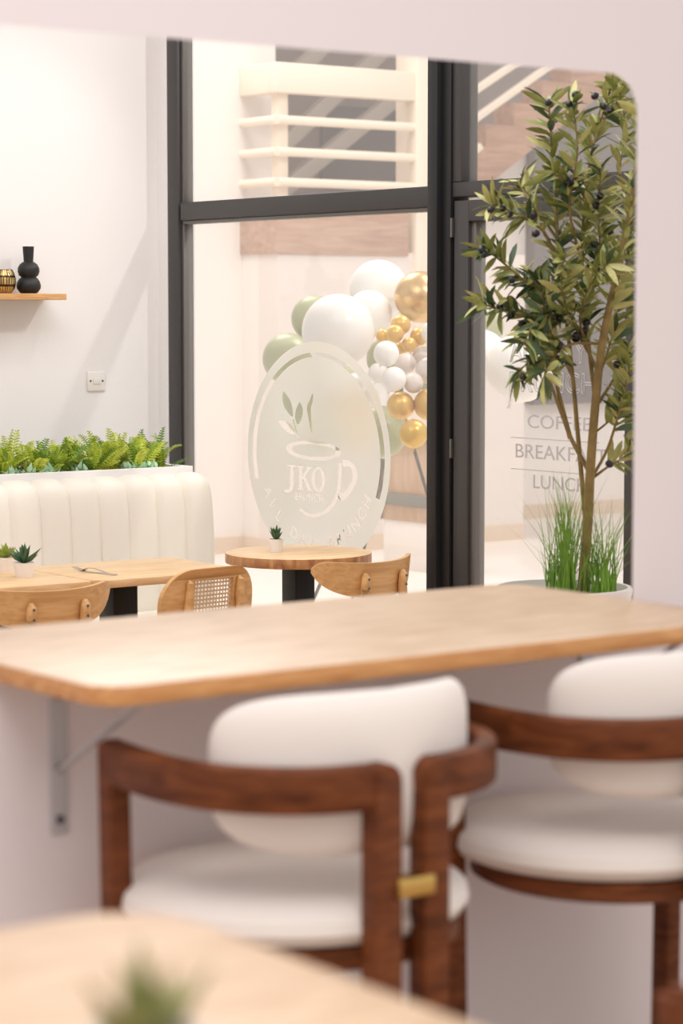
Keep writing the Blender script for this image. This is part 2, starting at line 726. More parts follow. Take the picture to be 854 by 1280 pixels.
def ell(cx, cy, rx, ry, n=64): return [dp(cx + rx * math.cos(2 * PI * i / n), cy + ry * math.sin(2 * PI * i / n)) for i in range(n)]


def band(pts, wds):
    """closed outline around a polyline in decal pixels"""
    l, r = [], []
    for i, p in enumerate(pts):
        a, b = pts[max(i - 1, 0)], pts[min(i + 1, len(pts) - 1)]
        tx, ty = b[0] - a[0], b[1] - a[1]
        L = math.hypot(tx, ty)
        nx, ny = -ty / L, tx / L
        wd = wds[i] if isinstance(wds, (list, tuple)) else wds
        l.append((p[0] + nx * wd / 2, p[1] + ny * wd / 2))
        r.append((p[0] - nx * wd / 2, p[1] - ny * wd / 2))
    return [dp(*q) for q in l + r[::-1]]


def smooth_pts(pts, n=6):
    out = []
    for i in range(len(pts) - 1):
        p0 = pts[max(i - 1, 0)]; p1 = pts[i]; p2 = pts[i + 1]; p3 = pts[min(i + 2, len(pts) - 1)]
        for k in range(n):
            t = k / n
            out.append(tuple(.5 * ((2 * p1[j]) + (-p0[j] + p2[j]) * t + (2 * p0[j] - 5 * p1[j] + 4 * p2[j] - p3[j]) * t * t + (-p0[j] + 3 * p1[j] - 3 * p2[j] + p3[j]) * t ** 3) for j in range(len(p1))))
    out.append(tuple(pts[-1]))
    return out


decal = [ell(427, 640, 381, 610, 96)]
ring_out, ring_in = [], []
for i in range(61):
    a = math.radians(197 - 219 * i / 60)
    ring_out.append(dp(427 + 352 * math.cos(a), 640 - 552 * math.sin(a)))
    ring_in.append(dp(427 + 331 * math.cos(a), 640 - 528 * math.sin(a)))
decal.append(ring_out + ring_in[::-1])
# leaves and stem
decal.append([dp(*p) for p in smooth_pts([(247, 303), (243, 345), (256, 395), (298, 442), (296, 385), (278, 340), (247, 303)], 4)[:-1]])
decal.append([dp(*p) for p in smooth_pts([(338, 358), (318, 400), (313, 450), (328, 482), (350, 440), (354, 395), (338, 358)], 4)[:-1]])
decal.append([dp(*p) for p in smooth_pts([(222, 468), (240, 500), (275, 528), (312, 536), (300, 500), (265, 470), (222, 468)], 4)[:-1]])
decal.append(band(smooth_pts([(303, 455), (316, 510), (332, 552)], 5), 7))
decal.append(band(smooth_pts([(408, 310), (400, 350), (388, 385), (392, 440), (402, 520)], 5), [3 + 18 * math.sin(PI * i / 20) for i in range(21)]))
# cup: rim ring, side, handle
decal.append(ell(410, 617, 148, 52))
decal.append(ell(412, 617, 118, 34))
decal.append(band(smooth_pts([(340, 945), (385, 968), (440, 962), (505, 910), (540, 830), (551, 735), (553, 672)], 6), 17))
decal.append(band(smooth_pts([(566, 672), (600, 672), (624, 700), (628, 745), (608, 800), (575, 842), (548, 862)], 6), [34, 34, 34, 34, 33, 31, 29, 27, 26, 25, 24, 24, 24, 24, 24, 24, 24, 24, 24, 24, 24, 24, 24, 24, 25, 26, 27, 28, 29, 30, 32, 34, 36, 38, 40, 42, 44]))
# J K O with serifs
decal.append([dp(*p) for p in [(268, 706), (318, 706), (318, 713), (303, 716), (303, 815), (296, 842), (278, 858), (258, 860), (253, 850), (262, 842), (275, 846), (284, 828), (286, 716), (268, 713)]])
decal.append([dp(*p) for p in [(325, 708), (358, 708), (358, 715), (350, 718), (350, 765), (380, 720), (374, 715), (374, 708), (402, 708), (402, 715), (392, 719), (364, 760), (396, 826), (404, 829), (404, 836), (376, 836), (376, 829), (380, 826), (354, 772), (350, 778), (350, 827), (358, 829), (358, 836), (325, 836), (325, 829), (334, 827), (334, 718), (325, 715)]])
decal.append(ell(437, 772, 36, 66, 40))
decal.append(ell(437, 772, 19, 57, 40))
for ch in text_polys('BRUNCH', 1.0, 0, 1.1):
    decal.append([dp(388 + p[0] * 36, 893 - p[1] * 58) for p in ch])
# text round the lower arc
msg = 'ALL DAY BRUNCH'
for i, chx in enumerate(msg):
    if chx == ' ':
        continue
    ang = math.radians(208 + (332 - 208) * i / (len(msg) - 1))
    rr = .835
    cx, cy = 427 + 381 * rr * math.cos(ang), 640 - 610 * rr * math.sin(ang)
    rot = ang + PI / 2
    sc = .15
    for pl in text_polys(chx, 1.0):
        q = []
        for (x, y) in pl:
            X = (x * math.cos(rot) - (y) * math.sin(rot)) * sc
            Y = (x * math.sin(rot) + (y) * math.cos(rot)) * sc
            q.append((dp(cx, cy)[0] + X * RX, dp(cx, cy)[1] + Y * RY))
        decal.append(q)
o = glass_flat('frosted_logo', decal, 'frosted_vinyl', win, 0.0)
o['label'] = 'frosted oval vinyl logo with a coffee cup, leaves and lettering'

def door_text(txt, x0, x1, y0, y1, outline, m='letter_grey', name='vinyl_lettering'):
    """text fitted to the pixel box on the door pane"""
    pl = text_polys(txt, 1.0)
    xs = [p[0] for q in pl for p in q]; ys = [p[1] for q in pl for p in q]
    a = onx(x0, (y0 + y1) / 2, XWIN); b = onx(x1, (y0 + y1) / 2, XWIN)
    zt = onx((x0 + x1) / 2, y0, XWIN).z; zb = onx((x0 + x1) / 2, y1, XWIN).z
    u0, u1 = -a.y, -b.y
    def mp(p): return (u0 + (p[0] - min(xs)) / (max(xs) - min(xs)) * (u1 - u0), zb + (p[1] - min(ys)) / (max(ys) - min(ys)) * (zt - zb))
    if not outline:
        return glass_flat(name, [[mp(p) for p in q] for q in pl], m, door)
    c = bpy.data.curves.new('f', 'CURVE')
    c.dimensions = '3D'
    c.bevel_depth = outline
    c.bevel_resolution = 0
    for q in pl:
        sp = c.splines.new('POLY')
        sp.points.add(len(q) - 1)
        for i, p in enumerate(q):
            u_, v_ = mp(p)
            sp.points[i].co = (u_, v_, 0, 1)
        sp.use_cyclic_u = True
    o_ = bpy.data.objects.new('f', c)
    COL.objects.link(o_)
    me = bpy.data.meshes.new_from_object(o_.evaluated_get(bpy.context.evaluated_depsgraph_get()))
    bpy.data.objects.remove(o_)
    bpy.data.curves.remove(c)
    me.transform(GLASSM)
    me.transform(T(-.005, -door.location.y, 0))
    return obj(name, me, m, door)


door_text('ALL DAY', 639, 735, 427, 453, .0022)
door_text('BRUNCH', 639, 745, 466, 491, .0022)
door_text('COFFEE', 661, 740, 520, 537, 0)
door_text('BREAKFAST', 646, 760, 558, 576, 0)
door_text('LUNCH', 668, 735, 596, 613, 0)
for yy in (547, 586):
    a = onx(640, yy, XWIN); b = onx(750, yy, XWIN)
    glass_flat('vinyl_line', [[(-a.y, a.z), (-b.y, a.z), (-b.y, a.z + .003), (-a.y, a.z + .003)]], 'letter_grey', door)

# ================================================================== COUNTER AND STOOLS
ctr = thing('bar_counter', 'pale oak bar counter with rounded corners whose rear half stands in for its mirror reflection', 'counter', (2.495, YW, 0))
CX0, CX1 = 1.80 - 2.495, 3.185 - 2.495
top = prism([(x + (CX0 + CX1) / 2, y) for x, y in rrect(CX1 - CX0, .70, .065, 8)], 1.079, ZC, .004)  # half beyond the wall is added in place of the mirror reflection
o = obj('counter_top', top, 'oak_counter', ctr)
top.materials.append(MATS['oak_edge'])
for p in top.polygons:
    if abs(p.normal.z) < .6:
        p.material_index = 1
for bx in (1.924 - 2.495, 3.066 - 2.495):
    br = obj('bracket', box(bx - .016, bx + .016, -.006, 0, .818, 1.079, .001), 'bracket_metal', ctr)
    obj('bracket_arm', box(bx - .016, bx + .016, -.30, -.006, 1.073, 1.079, .001), 'bracket_metal', br)
    obj('bracket_brace', sweep([(bx, -.003, .92), (bx, -.27, 1.073)], rrect(.016, .006, .002)), 'bracket_metal', br)
    for z in (1.045, .925, .842):
        m_ = lathe([(0, -.004), (.007, -.004), (.008, 0)], 12)
        m_.transform(T(bx, -.006, z) @ Matrix.Rotation(-PI / 2, 4, 'X') )
        obj('screw', m_, 'screw_dark', br)


def make_stool(label, group):
    t = thing('bar_stool', label, 'bar stool', (0, 0, 0), 0, group)
    ZA = 1.0
    for s in (-1, 1):
        pth = [(.046, 0), (.08, .001), (.12, .010), (.165, .030), (.205, .062), (.237, .103), (.26, .15), (.272, .205), (.276, .265), (.272, .335), (.264, .405)]
        pth = smooth_pts(pth, 3)
        pts = [(s * x, y, ZA - .034) for x, y in pth]
        obj('arm', sweep(pts, rrect(.034, .068, .008, 3)), 'walnut', t)
        # rear leg, rounded at the inner top corner
        r = .028
        ol = [(.021, 0), (.069, 0), (.069, ZA - .004)]
        ol += [(.021 + r - r * math.sin(PI / 2 * i / 6), ZA - r + r * math.cos(PI / 2 * i / 6)) for i in range(7)]
        ol = [(s * x, z) for x, z in ol]
        obj('rear_leg', prism(ol, -.021, .021, .004, 'xz'), 'walnut', t)
        fl = sweep([(s * .250, .395, 0), (s * .264, .398, ZA - .03), (s * .264, .398, ZA - .006)], rrect(.042, .038, .006, 3))
        obj('front_leg', fl, 'walnut', t)
    obj('brass_clip', box(-.034, .034, -.03, .0, .798, .828, .003), 'brass', t)
    # seat
    prof = [(0, .718), (.250, .718), (.270, .726), (.279, .742), (.275, .760), (.254, .776), (.205, .785), (.10, .790), (0, .791)]
    m_ = lathe(prof, 48)
    m_.transform(T(0, .290, 0))
    obj('seat', m_, 'cream_fabric', t)
    m_ = lathe([(.0, .682), (.238, .682), (.250, .689), (.250, .717), (0, .717)], 48)
    m_.transform(T(0, .27, 0))
    obj('seat_frame', m_, 'walnut', t)
    # backrest
    RB = .245
    def mp(s_, t_, d):
        a = s_ / RB
        rr = RB + d
        lean = -.06 * t_ * 0
        return (rr * math.sin(a), .285 - rr * math.cos(a) + lean, .978 + t_)
    obj('backrest', pillow(.575, .245, .062, mp, 3.6), 'cream_fabric', t)
    for s in (-1, 1):
        obj('back_pad', box(s * .13 - .012, s * .13 + .012, .012, .06, .95, .985, .003), 'walnut', t)
    # foot ring
    pth = [(-.27, .365), (-.25, .16), (-.16, .05), (0, .012), (.16, .05), (.25, .16), (.27, .365)]
    obj('foot_rail', sweep([(x, y, .30) for x, y in smooth_pts(pth, 4)], rrect(.022, .03, .005, 3)), 'walnut', t)
    obj('front_rail', sweep([(-.265, .375, .30), (.265, .375, .30)], rrect(.022, .03, .005, 3)), 'walnut', t)
    return t


st1 = make_stool('walnut bar stool with cream seat, brass clip in full view, at the counter', 'walnut bar stools')
st1.location = (2.180, 2.785, 0)
st2 = copy_tree(st1)
st2['label'] = 'walnut bar stool with cream seat at the counter end by the potted olive tree'
st2.location = (2.862, 2.80, 0)
st3 = copy_tree(st1)
st3['label'] = 'walnut bar stool drawn up to the bare high table with the succulent'
st3.location = (2.045, 1.40, 0)
st3.rotation_euler = (0, 0, PI / 2)

ft = thing('high_table', 'pale oak high table with rounded corner carrying one succulent, before the stools', 'table', (.69, 1.35, 0))
pt = obj('table_top', prism(rrect(.97, 1.08, .09, 8), 1.075, ZC, .004), 'oak_counter', ft)
obj('table_post', box(-.05, .05, -.05, .05, .03, 1.075, .004), 'black_metal', ft)
obj('table_base', prism(rrect(.5, .5, .03), 0, .03, .003), 'black_metal', ft)


# ---- succulents in pots
def succ_leaf(L, wd, m):
    v = [(0, 0, 0), (wd, L * .45, .3 * wd), (-wd, L * .45, .3 * wd), (0, L * .45, -wd * .7), (0, L, 0)]
    f = [(0, 1, 2), (0, 3, 1), (0, 2, 3), (1, 4, 2), (1, 3, 4), (3, 2, 4)]
    me = mesh_from(v, f, smooth=True)
    me.materials.append(MATS[m])
    return me


SL = {'dark': succ_leaf(1, .16, 'succulent_green'), 'lime': succ_leaf(1, .24, 'succulent_lime'), 'dull': succ_leaf(1, .15, 'succulent_dull')}


def succulent(label, loc, r, h, kind, leafL, n=16, group='succulents in white pots'):
    t = thing('potted_succulent', label, 'potted plant', loc, random.random() * 6, group)
    obj('pot', lathe([(0, 0), (r * .82, 0), (r, h), (r * .9, h), (r * .88, h * .88), (0, h * .88)], 24), 'pot_white', t)
    obj('soil', lathe([(0, h * .87), (r * .87, h * .87), (r * .6, h * .92), (0, h * .93)], 16), 'soil', t)
    for i in range(n):
        el = math.radians([38, 56, 70, 84][i % 4] + random.uniform(-6, 6))
        az = i * 2.39996
        o = obj('leaf', SL[kind], None, t)
        o.location = (0, 0, h * .9)
        o.rotation_euler = (el, 0, az)
        o.scale = [leafL * random.uniform(.85, 1.1)] * 3
    return t


p = onz(185, 1545, ZC)
succulent('green succulent in a white pot alone on the high table', p, .034, .125, 'dull', .068, 9)

# ================================================================== BANQUETTE
BX1 = 5.465
bq = thing('banquette', 'cream channel-tufted banquette along the white wall', 'bench', (4.2, 8.3, 0))
BX = -.0
NP = 15
PWD = .134
def back_profile():
    pts = []
    for z, y in ((.44, -.042), (.55, -.040), (.66, -.037), (.77, -.032), (.86, -.024), (.92, -.013), (.955, .002), (.975, .03), (.982, .07)):
        pts.append((y, z))
    return smooth_pts(pts, 2)
BP = back_profile()
def panel_mesh():
    nx = 9
    verts, faces = [], []
    k = len(BP)
    for i in range(nx):
        u = i / (nx - 1)
        d = .017 * (1 - abs(2 * u - 1) ** 4.5)
        for j, (y, z) in enumerate(BP):
            a = BP[max(j - 1, 0)]; b = BP[min(j + 1, k - 1)]
            ty, tz = b[0] - a[0], b[1] - a[1]
            L = math.hypot(ty, tz)
            ny, nz = -tz / L, ty / L
            verts.append((u * PWD, y + ny * d, z + nz * d))
    for i in range(nx - 1):
        for j in range(k - 1):
            a, b = i * k + j, (i + 1) * k + j
            faces.append((a, b, b + 1, a + 1))
    # closing back and sides
    base = len(verts)
    for i in (0, nx - 1):
        verts.append((i / (nx - 1) * PWD, .08, .44)); verts.append((i / (nx - 1) * PWD, .08, .982))
    faces.append(tuple(range(k)) + (base + 1, base))
    faces.append(tuple((nx - 1) * k + j for j in range(k)) + (base + 3, base + 2))
    faces.append((base, base + 1, base + 3, base + 2))
    return mesh_from(verts, faces, smooth=True)
pm = panel_mesh()
x1 = BX1 - 4.2
for i in range(NP):
    o = obj('back_panel', pm, 'booth_leather', bq)
    o.location = (x1 - PWD * (i + 1), 0, 0)
obj('seat', box(x1 - NP * PWD, x1, -.54, -.058, .34, .46, .03, 3), 'booth_leather', bq)
obj('plinth', box(x1 - NP * PWD, x1, -.52, .08, 0, .34, .004), 'booth_white', bq)
obj('back_board', box(x1 - NP * PWD, x1, .08, .11, 0, .985, .003), 'booth_white', bq)

pl = thing('planter_box', 'white planter ledge full of ferns behind the banquette', 'planter', (4.2, 8.56, 0))
PX0, PX1 = x1 - NP * PWD, 5.46 - 4.2
obj('front_board', box(PX0, PX1, -.145, -.12, 0, 1.02, .002), 'booth_white', pl)
obj('rear_board', box(PX0, PX1, .14, .165, 0, 1.02, .002), 'booth_white', pl)
obj('end_board', box(PX0, PX0 + .025, -.12, .14, 0, 1.02, .002), 'booth_white', pl)
obj('end_board', box(PX1 - .025, PX1, -.12, .14, 0, 1.02, .002), 'booth_white', pl)
obj('soil', box(PX0 + .026, PX1 - .026, -.119, .139, .8, .985, 0), 'soil', pl)


def frond_mesh(L, wd, n, curl, m):
    verts, faces = [], []
    def sp(t):
        return Vector((0, L * (t - curl * .35 * t * t), L * (.15 * t + curl * (.9 * t - .75 * t * t))))
    for i in range(n):
        t = .08 + .9 * i / n
        p = sp(t)
        q = sp(t + .5 / n)
        ln = wd * math.sin(PI * (.12 + .86 * t)) ** .7
        for s in (-1, 1):
            b = len(verts)
            dirv = (q - p)
            mid = (p + q) * .5
            tip = p + Vector((s * ln, 0, 0)) + dirv * 1.3 + Vector((0, 0, -.12 * ln))
            verts += [p, q, mid + Vector((s * ln * .55, 0, .02 * L)) + dirv * 1.0, tip, mid + Vector((s * ln * .55, 0, 0)) + dirv * .2]
            faces += [(b, b + 1, b + 2), (b, b + 2, b + 4), (b + 4, b + 2, b + 3)]
    # rachis
    b = len(verts)
    for i in range(5):
        p = sp(i / 4)
        wv = .012 * L * (1.2 - i / 4)
        verts += [p + Vector((wv, 0, 0)), p - Vector((wv, 0, 0))]
    for i in range(4):
        faces.append((b + 2 * i, b + 2 * i + 1, b + 2 * i + 3, b + 2 * i + 2))
    me = bpy.data.meshes.new('frond')
    me.from_pydata([tuple(v) for v in verts], [], faces)
    me.materials.append(MATS[m])
    return me


FR = [frond_mesh(1, .125, 14, c, m) for c, m in ((.8, 'fern_light'), (.35, 'fern_light'), (.9, 'fern_mid'), (.5, 'fern_mid'), (.4, 'fern_dark'), (1.1, 'fern_light'))]
rx = random.Random(3)
fx = 4.30
k = 0
while fx < 5.40:
    t = thing('fern', 'bright green fern in the white planter ledge', 'fern', (fx, 8.56 + rx.uniform(-.06, .06), .985), rx.uniform(0, 6.28), 'ferns in the planter ledge')
    for j in range(20):
        o = obj('frond', rx.choice(FR), None, t)
        L = rx.uniform(.13, .235)
        o.scale = (L * 1.1, L, L)
        o.rotation_euler = (rx.uniform(.15, 1.25), rx.uniform(-.3, .3), j * 2.4 + rx.uniform(-.3, .3))
        o.location = (rx.uniform(-.02, .02), rx.uniform(-.02, .02), 0)
    fx += .068
    k += 1
ML = succ_leaf(1, .28, 'mint_leaf')
for px in (15, 38, 60, 100, 160, 176, 188):
    b = ony(px, 590, 8.475)
    t = thing('mint_rosette', 'small mint green leafy plant between the ferns', 'plant', (b.x, 8.475, .985), 0, 'mint green plants under the ferns')
    for j in range(15):
        o = obj('leaf', ML, None, t)
        o.scale = [rx.uniform(.035, .055)] * 3
        o.rotation_euler = (rx.uniform(.2, 1.3), 0, j * 2.4)
        o.location = (rx.uniform(-.025, .025), rx.uniform(-.02, .01), rx.uniform(0, .03))

# ================================================================== TABLES
def ped_table(name, label, cx, cy, wd, dp_, post, group=None, r=.05):
    t = thing(name, label, 'table', (cx, cy, 0), 0, group)
    obj('table_top', prism(rrect(wd, dp_, r, 6), .722, .75, .003), 'oak_top', t)
    obj('table_post', box(post[0] - .05, post[0] + .05, post[1] - .05, post[1] + .05, .02, .722, .003), 'black_metal', t)
    obj('table_base', prism(rrect(min(.45, wd - .1), .42, .02), 0, .02, .003), 'black_metal', t)
    return t
pp = ony(148, 745, 7.30)
ped_table('dining_table', 'oak pedestal table with fork and knife laid on it', 4.485, 7.30, .625, .54, (pp.x - 4.485, 0), r=.06)
ped_table('dining_table', 'oak pedestal table with two potted succulents on it', 3.845, 7.31, .64, .54, (ony(-8, 745, 7.31).x - 3.845, 0), r=.02)
rt = thing('round_table', 'round oak bistro table with one succulent beside the window', 'table', (5.295, 7.43, 0))
m_ = prism([(.278 * math.cos(2 * PI * i / 56), .278 * math.sin(2 * PI * i / 56)) for i in range(56)], .712, .75, .003)
o = obj('table_top', m_, 'oak_top', rt)
m_.materials.append(MATS['oak_round_edge'])
for p in m_.polygons:
    if abs(p.normal.z) < .5:
        p.material_index = 1
pp = ony(373, 725, 7.43)
obj('table_post', box(pp.x - 5.295 - .045, pp.x - 5.295 + .045, -.045, .045, .02, .712, .003), 'black_metal', rt)
obj('table_base', prism(rrect(.42, .42, .02), 0, .02, .003), 'black_metal', rt)

b = onz(345, 690, .75)
succulent('dark green succulent in a white pot on the round table', b, .028, .05, 'dark', .058, 22)
b = onz(30, 721, .75)
succulent('spiky dark succulent in a white pot beside a lime green one', b, .038, .05, 'dark', .075, 18)
b2 = onz(27, 714, .75)
succulent('lime green succulent in a white pot half hidden by a spiky one', (b2.x - .045, b2.y + .03, .75), .038, .05, 'lime', .055, 18)

# cutlery
def ribbon(pts, wds, z, th=.002):
    l, r = [], []
    n = len(pts)
    for i, p in enumerate(pts):
        a, b_ = pts[max(i - 1, 0)], pts[min(i + 1, n - 1)]
        t = Vector((b_[0] - a[0], b_[1] - a[1])).normalized()
        nn = Vector((-t.y, t.x))
        l.append((p[0] + nn.x * wds[i] / 2, p[1] + nn.y * wds[i] / 2, z[i]))
        r.append((p[0] - nn.x * wds[i] / 2, p[1] - nn.y * wds[i] / 2, z[i]))
    v = l + r + [(a[0], a[1], a[2] + th) for a in l + r]
    f = []
    for i in range(n - 1):
        f += [(i, i + 1, n + i + 1, n + i), (2 * n + i, 3 * n + i, 3 * n + i + 1, 2 * n + i + 1), (i, 2 * n + i, 2 * n + i + 1, i + 1), (n + i, n + i + 1, 3 * n + i + 1, 3 * n + i)]
    f += [(0, n, 3 * n, 2 * n), (n - 1, 3 * n - 1 - n + n, 4 * n - 1, 2 * n - 1 + n)] if False else [(0, n, 3 * n, 2 * n), (n - 1, 3 * n - 1, 4 * n - 1, 2 * n - 1)]
    return mesh_from(v, f, smooth=True)
c0 = onz(117, 716, .75)
ang = math.atan2((onz(137, 719, .75) - onz(97, 714, .75)).y, (onz(137, 719, .75) - onz(97, 714, .75)).x)
fk = thing('fork', 'steel fork resting on the oak table', 'fork', (c0.x, c0.y + .012, .75), ang)
obj('handle', ribbon([(-.02, 0), (.02, 0), (.06, 0), (.095, 0)], [.008, .007, .011, .014], [.014, .014, .008, .001]), 'steel', fk)
obj('fork_head', ribbon([(-.06, 0), (-.05, 0), (-.035, 0), (-.02, 0)], [.022, .024, .022, .008], [.004, .003, .008, .014]), 'steel', fk)
for i in range(4):
    y = -.009 + .006 * i
    obj('tine', ribbon([(-.10, y), (-.08, y), (-.06, y)], [.002, .003, .0035], [.012, .007, .004]), 'steel', fk)
kn = thing('knife', 'steel knife lying beside the fork on the oak table', 'knife', (c0.x + .004, c0.y - .022, .7505), ang)
obj('handle', ribbon([(0, 0), (.05, 0), (.10, 0)], [.011, .013, .015], [.0005, .0005, .0005], .004), 'steel', kn)
obj('blade', ribbon([(-.11, .004), (-.09, 0), (-.03, 0), (0, 0)], [.003, .016, .018, .011], [.0005] * 4), 'steel', kn)


# ================================================================== DINING CHAIRS
def chair_base(t, seat_m='oak'):
    m_ = prism(rrect(.43, .42, .10, 6), .435, .46, .006)
    m_.transform(T(0, .22, 0))
    obj('seat', m_, seat_m, t)
    for s in (-1, 1):
        obj('front_leg', sweep([(s * .19, .40, 0), (s * .165, .37, .436)], circ(.016), scales=[.7, 1.1]), 'oak', t)


def curved_chair(label, loc, rz):
    t = thing('curved_back_chair', label, 'chair', loc, rz, 'light oak dining chairs')
    chair_base(t)
    RB = .36
    NS, NT = 28, 8
    verts, faces = [], []
    W2 = .288
    for side in (0, 1):
        for i in range(NS + 1):
            u = -1 + 2 * i / NS
            zt_ = .776 + .016 * u * u - .030 * abs(u) ** 14
            zb_ = .650 + .016 * u * u + .062 * abs(u) ** 3 + .02 * abs(u) ** 12
            hh = (zt_ - zb_) / 2
            zc = (zt_ + zb_) / 2
            for j in range(NT + 1):
                v = -1 + 2 * j / NT
                a = u * W2 / RB
                rr = RB - (.016 if side else 0)
                tilt = -.13 * v * hh
                z = zc + v * hh
                verts.append((rr * math.sin(a), RB - rr * math.cos(a) + tilt, z))
    st = (NS + 1) * (NT + 1)
    for i in range(NS):
        for j in range(NT):
            a = i * (NT + 1) + j
            b_ = a + NT + 1
            faces.append((a, b_, b_ + 1, a + 1))
            faces.append((st + a, st + a + 1, st + b_ + 1, st + b_))
    for i in range(NS):
        for j in (0, NT):
            a = i * (NT + 1) + j
            b_ = a + NT + 1
            faces.append((a, b_, st + b_, st + a))
    for j in range(NT):
        for i in (0, NS):
            a = i * (NT + 1) + j
            faces.append((a, a + 1, st + a + 1, st + a))
    obj('backrest', mesh_from(verts, faces, smooth=True), 'oak', t)
    for s in (-1, 1):
        x = s * .098
        ybk = RB - RB * math.cos(x / RB)
        lg = obj('rear_leg', sweep([(s * .185, .03, 0), (s * .17, .035, .44), (s * .115, ybk - .004, .615), (x, ybk - .014, .685), (x, ybk - .018, .728), (x, ybk - .015, .742)], circ(.017, 12), scales=[.75, 1.05, 1.0, 1.0, .9, .4]), 'oak', t)
        for z in (.722, .690):
            m_ = lathe([(0, .002), (.004, .002), (.005, 0)], 10)
            m_.transform(T(x, ybk - .0335, z) @ Matrix.Rotation(PI / 2, 4, 'X'))
            obj('screw', m_, 'screw_dark', lg)
    return t


curved_chair('light oak chair with curved back at the table with two succulents', (3.815, 6.67, 0), math.radians(0))
curved_chair('light oak chair with curved back at the round table', (5.185, 6.755, 0), math.radians(10))


def cane_chair(label, loc, rz):
    t = thing('cane_back_chair', label, 'chair', loc, rz, 'light oak dining chairs')
    chair_base(t)
    hole = (-.085, .085, .555, .762)
    z0, z1, W = .50, .80, .205
    outer = []
    for x, z in rrect(2 * W, z1 - z0, .115, 8):
        outer.append((x, z + (z0 + z1) / 2))
    hl = [(hole[0], hole[2]), (hole[1], hole[2]), (hole[1], hole[3]), (hole[0], hole[3])]
    tris = tessellate_polygon([[Vector((a, b_, 0)) for a, b_ in outer], [Vector((a, b_, 0)) for a, b_ in hl]])
    allp = outer + hl
    n = len(allp)
    def bend(x, z, d): return (x, .9 * x * x - .10 * (z - .5) + d + .02, z)
    verts = [bend(a, b_, 0) for a, b_ in allp] + [bend(a, b_, .018) for a, b_ in allp]
    faces = [tuple(q) for q in tris] + [tuple(i + n for i in q) for q in tris]
    no = len(outer)
    for i in range(no):
        faces.append((i, (i + 1) % no, n + (i + 1) % no, n + i))
    for i in range(4):
        a, b_ = no + i, no + (i + 1) % 4
        faces.append((a, b_, n + b_, n + a))
    obj('backrest', mesh_from(verts, faces), 'oak', t)
    # cane lattice: strands in four directions, leaving open eyes
    parts = []
    st = .0135
    cx0, cx1, cz0, cz1 = hole
    strips = []
    nx = int((cx1 - cx0) / st)
    nz = int((cz1 - cz0) / st)
    for i in range(nx + 1):
        x = cx0 + (cx1 - cx0) * i / nx
        strips.append(((x, cz0), (x, cz1)))
    for j in range(nz + 1):
        z = cz0 + (cz1 - cz0) * j / nz
        strips.append(((cx0, z), (cx1, z)))
    V, Fc = [], []
    for (a, b_) in strips:
        d_ = Vector((b_[0] - a[0], b_[1] - a[1])).normalized()
        nn = Vector((-d_.y, d_.x)) * .0030
        base = len(V)
        for q, sg in ((a, 1), (a, -1), (b_, -1), (b_, 1)):
            V.append(bend(q[0] + nn.x * sg, q[1] + nn.y * sg, .008))
        for q, sg in ((a, 1), (a, -1), (b_, -1), (b_, 1)):
            V.append(bend(q[0] + nn.x * sg, q[1] + nn.y * sg, .0095))
        Fc += [(base, base + 1, base + 2, base + 3), (base + 4, base + 7, base + 6, base + 5), (base, base + 4, base + 5, base + 1), (base + 2, base + 6, base + 7, base + 3), (base + 1, base + 5, base + 6, base + 2), (base, base + 3, base + 7, base + 4)]
    o = obj('cane_weave', mesh_from(V, Fc), 'cane', t)
    o['kind'] = 'stuff'
    for s in (-1, 1):
        x = s * .112
        yb = lambda z: bend(x, z, 0)[1] - .012
        obj('rear_leg', sweep([(s * .185, .0, 0), (s * .17, .015, .44), (s * .125, yb(.6), .6), (x, yb(.70), .70), (x, yb(.755) + .003, .755), (x, yb(.765) + .008, .765)], circ(.017, 12), scales=[.75, 1.05, 1, .95, .7, .3]), 'oak', t)
    return t


cane_chair('light oak chair with cane panel back at the table with cutlery', (4.472, 6.76, 0), math.radians(8))

# ================================================================== WALL SHELF
sp_ = ony(83.5, 371, 8.76)
zsh = sp_.z
sh = tag(obj('wall_shelf', box(3.6, sp_.x, 8.76, YB, zsh - .013, zsh + .013, .002), 'shelf_oak'), 'thin oak wall shelf carrying a black vase', 'shelf')
vb = ony(36, 367, 8.85)
sc = .0033 * 1.02
vprof = [(0, 0), (8.5, 0), (11, 1.0), (14.6, 6), (15.0, 10), (13.6, 15), (11, 18.6), (9.4, 19.6), (9.6, 20.4), (12, 22.4), (13.5, 27), (13.2, 31), (11, 35.5), (7.5, 38.2), (5.9, 38.9), (6.1, 43), (6.6, 50), (7.1, 57.5), (6.2, 57.5), (5.5, 42), (0, 41)]
v = tag(obj('vase', lathe([(r * sc, z * sc) for r, z in vprof], 36), 'vase_black'), 'matte black double-gourd vase on the wall shelf', 'vase')
v.location = (vb.x, 8.85, zsh + .0135)
hb = ony(6, 367, 8.85)
hprof = [(0, 0), (9, 0), (10, 1), (13.5, 6), (15.2, 13), (14.8, 19), (12.8, 25), (11, 29), (10.2, 29), (12, 24.5), (13.8, 18), (13.8, 13), (12, 6.5), (8, 2), (0, 2)]
v = tag(obj('candle_holder', lathe([(r * sc, z * sc) for r, z in hprof], 40, uv=True), 'gold_mosaic'), 'round gold mosaic candle holder beside the black vase', 'candle holder')
v.location = (hb.x - .002, 8.855, zsh + .0135)

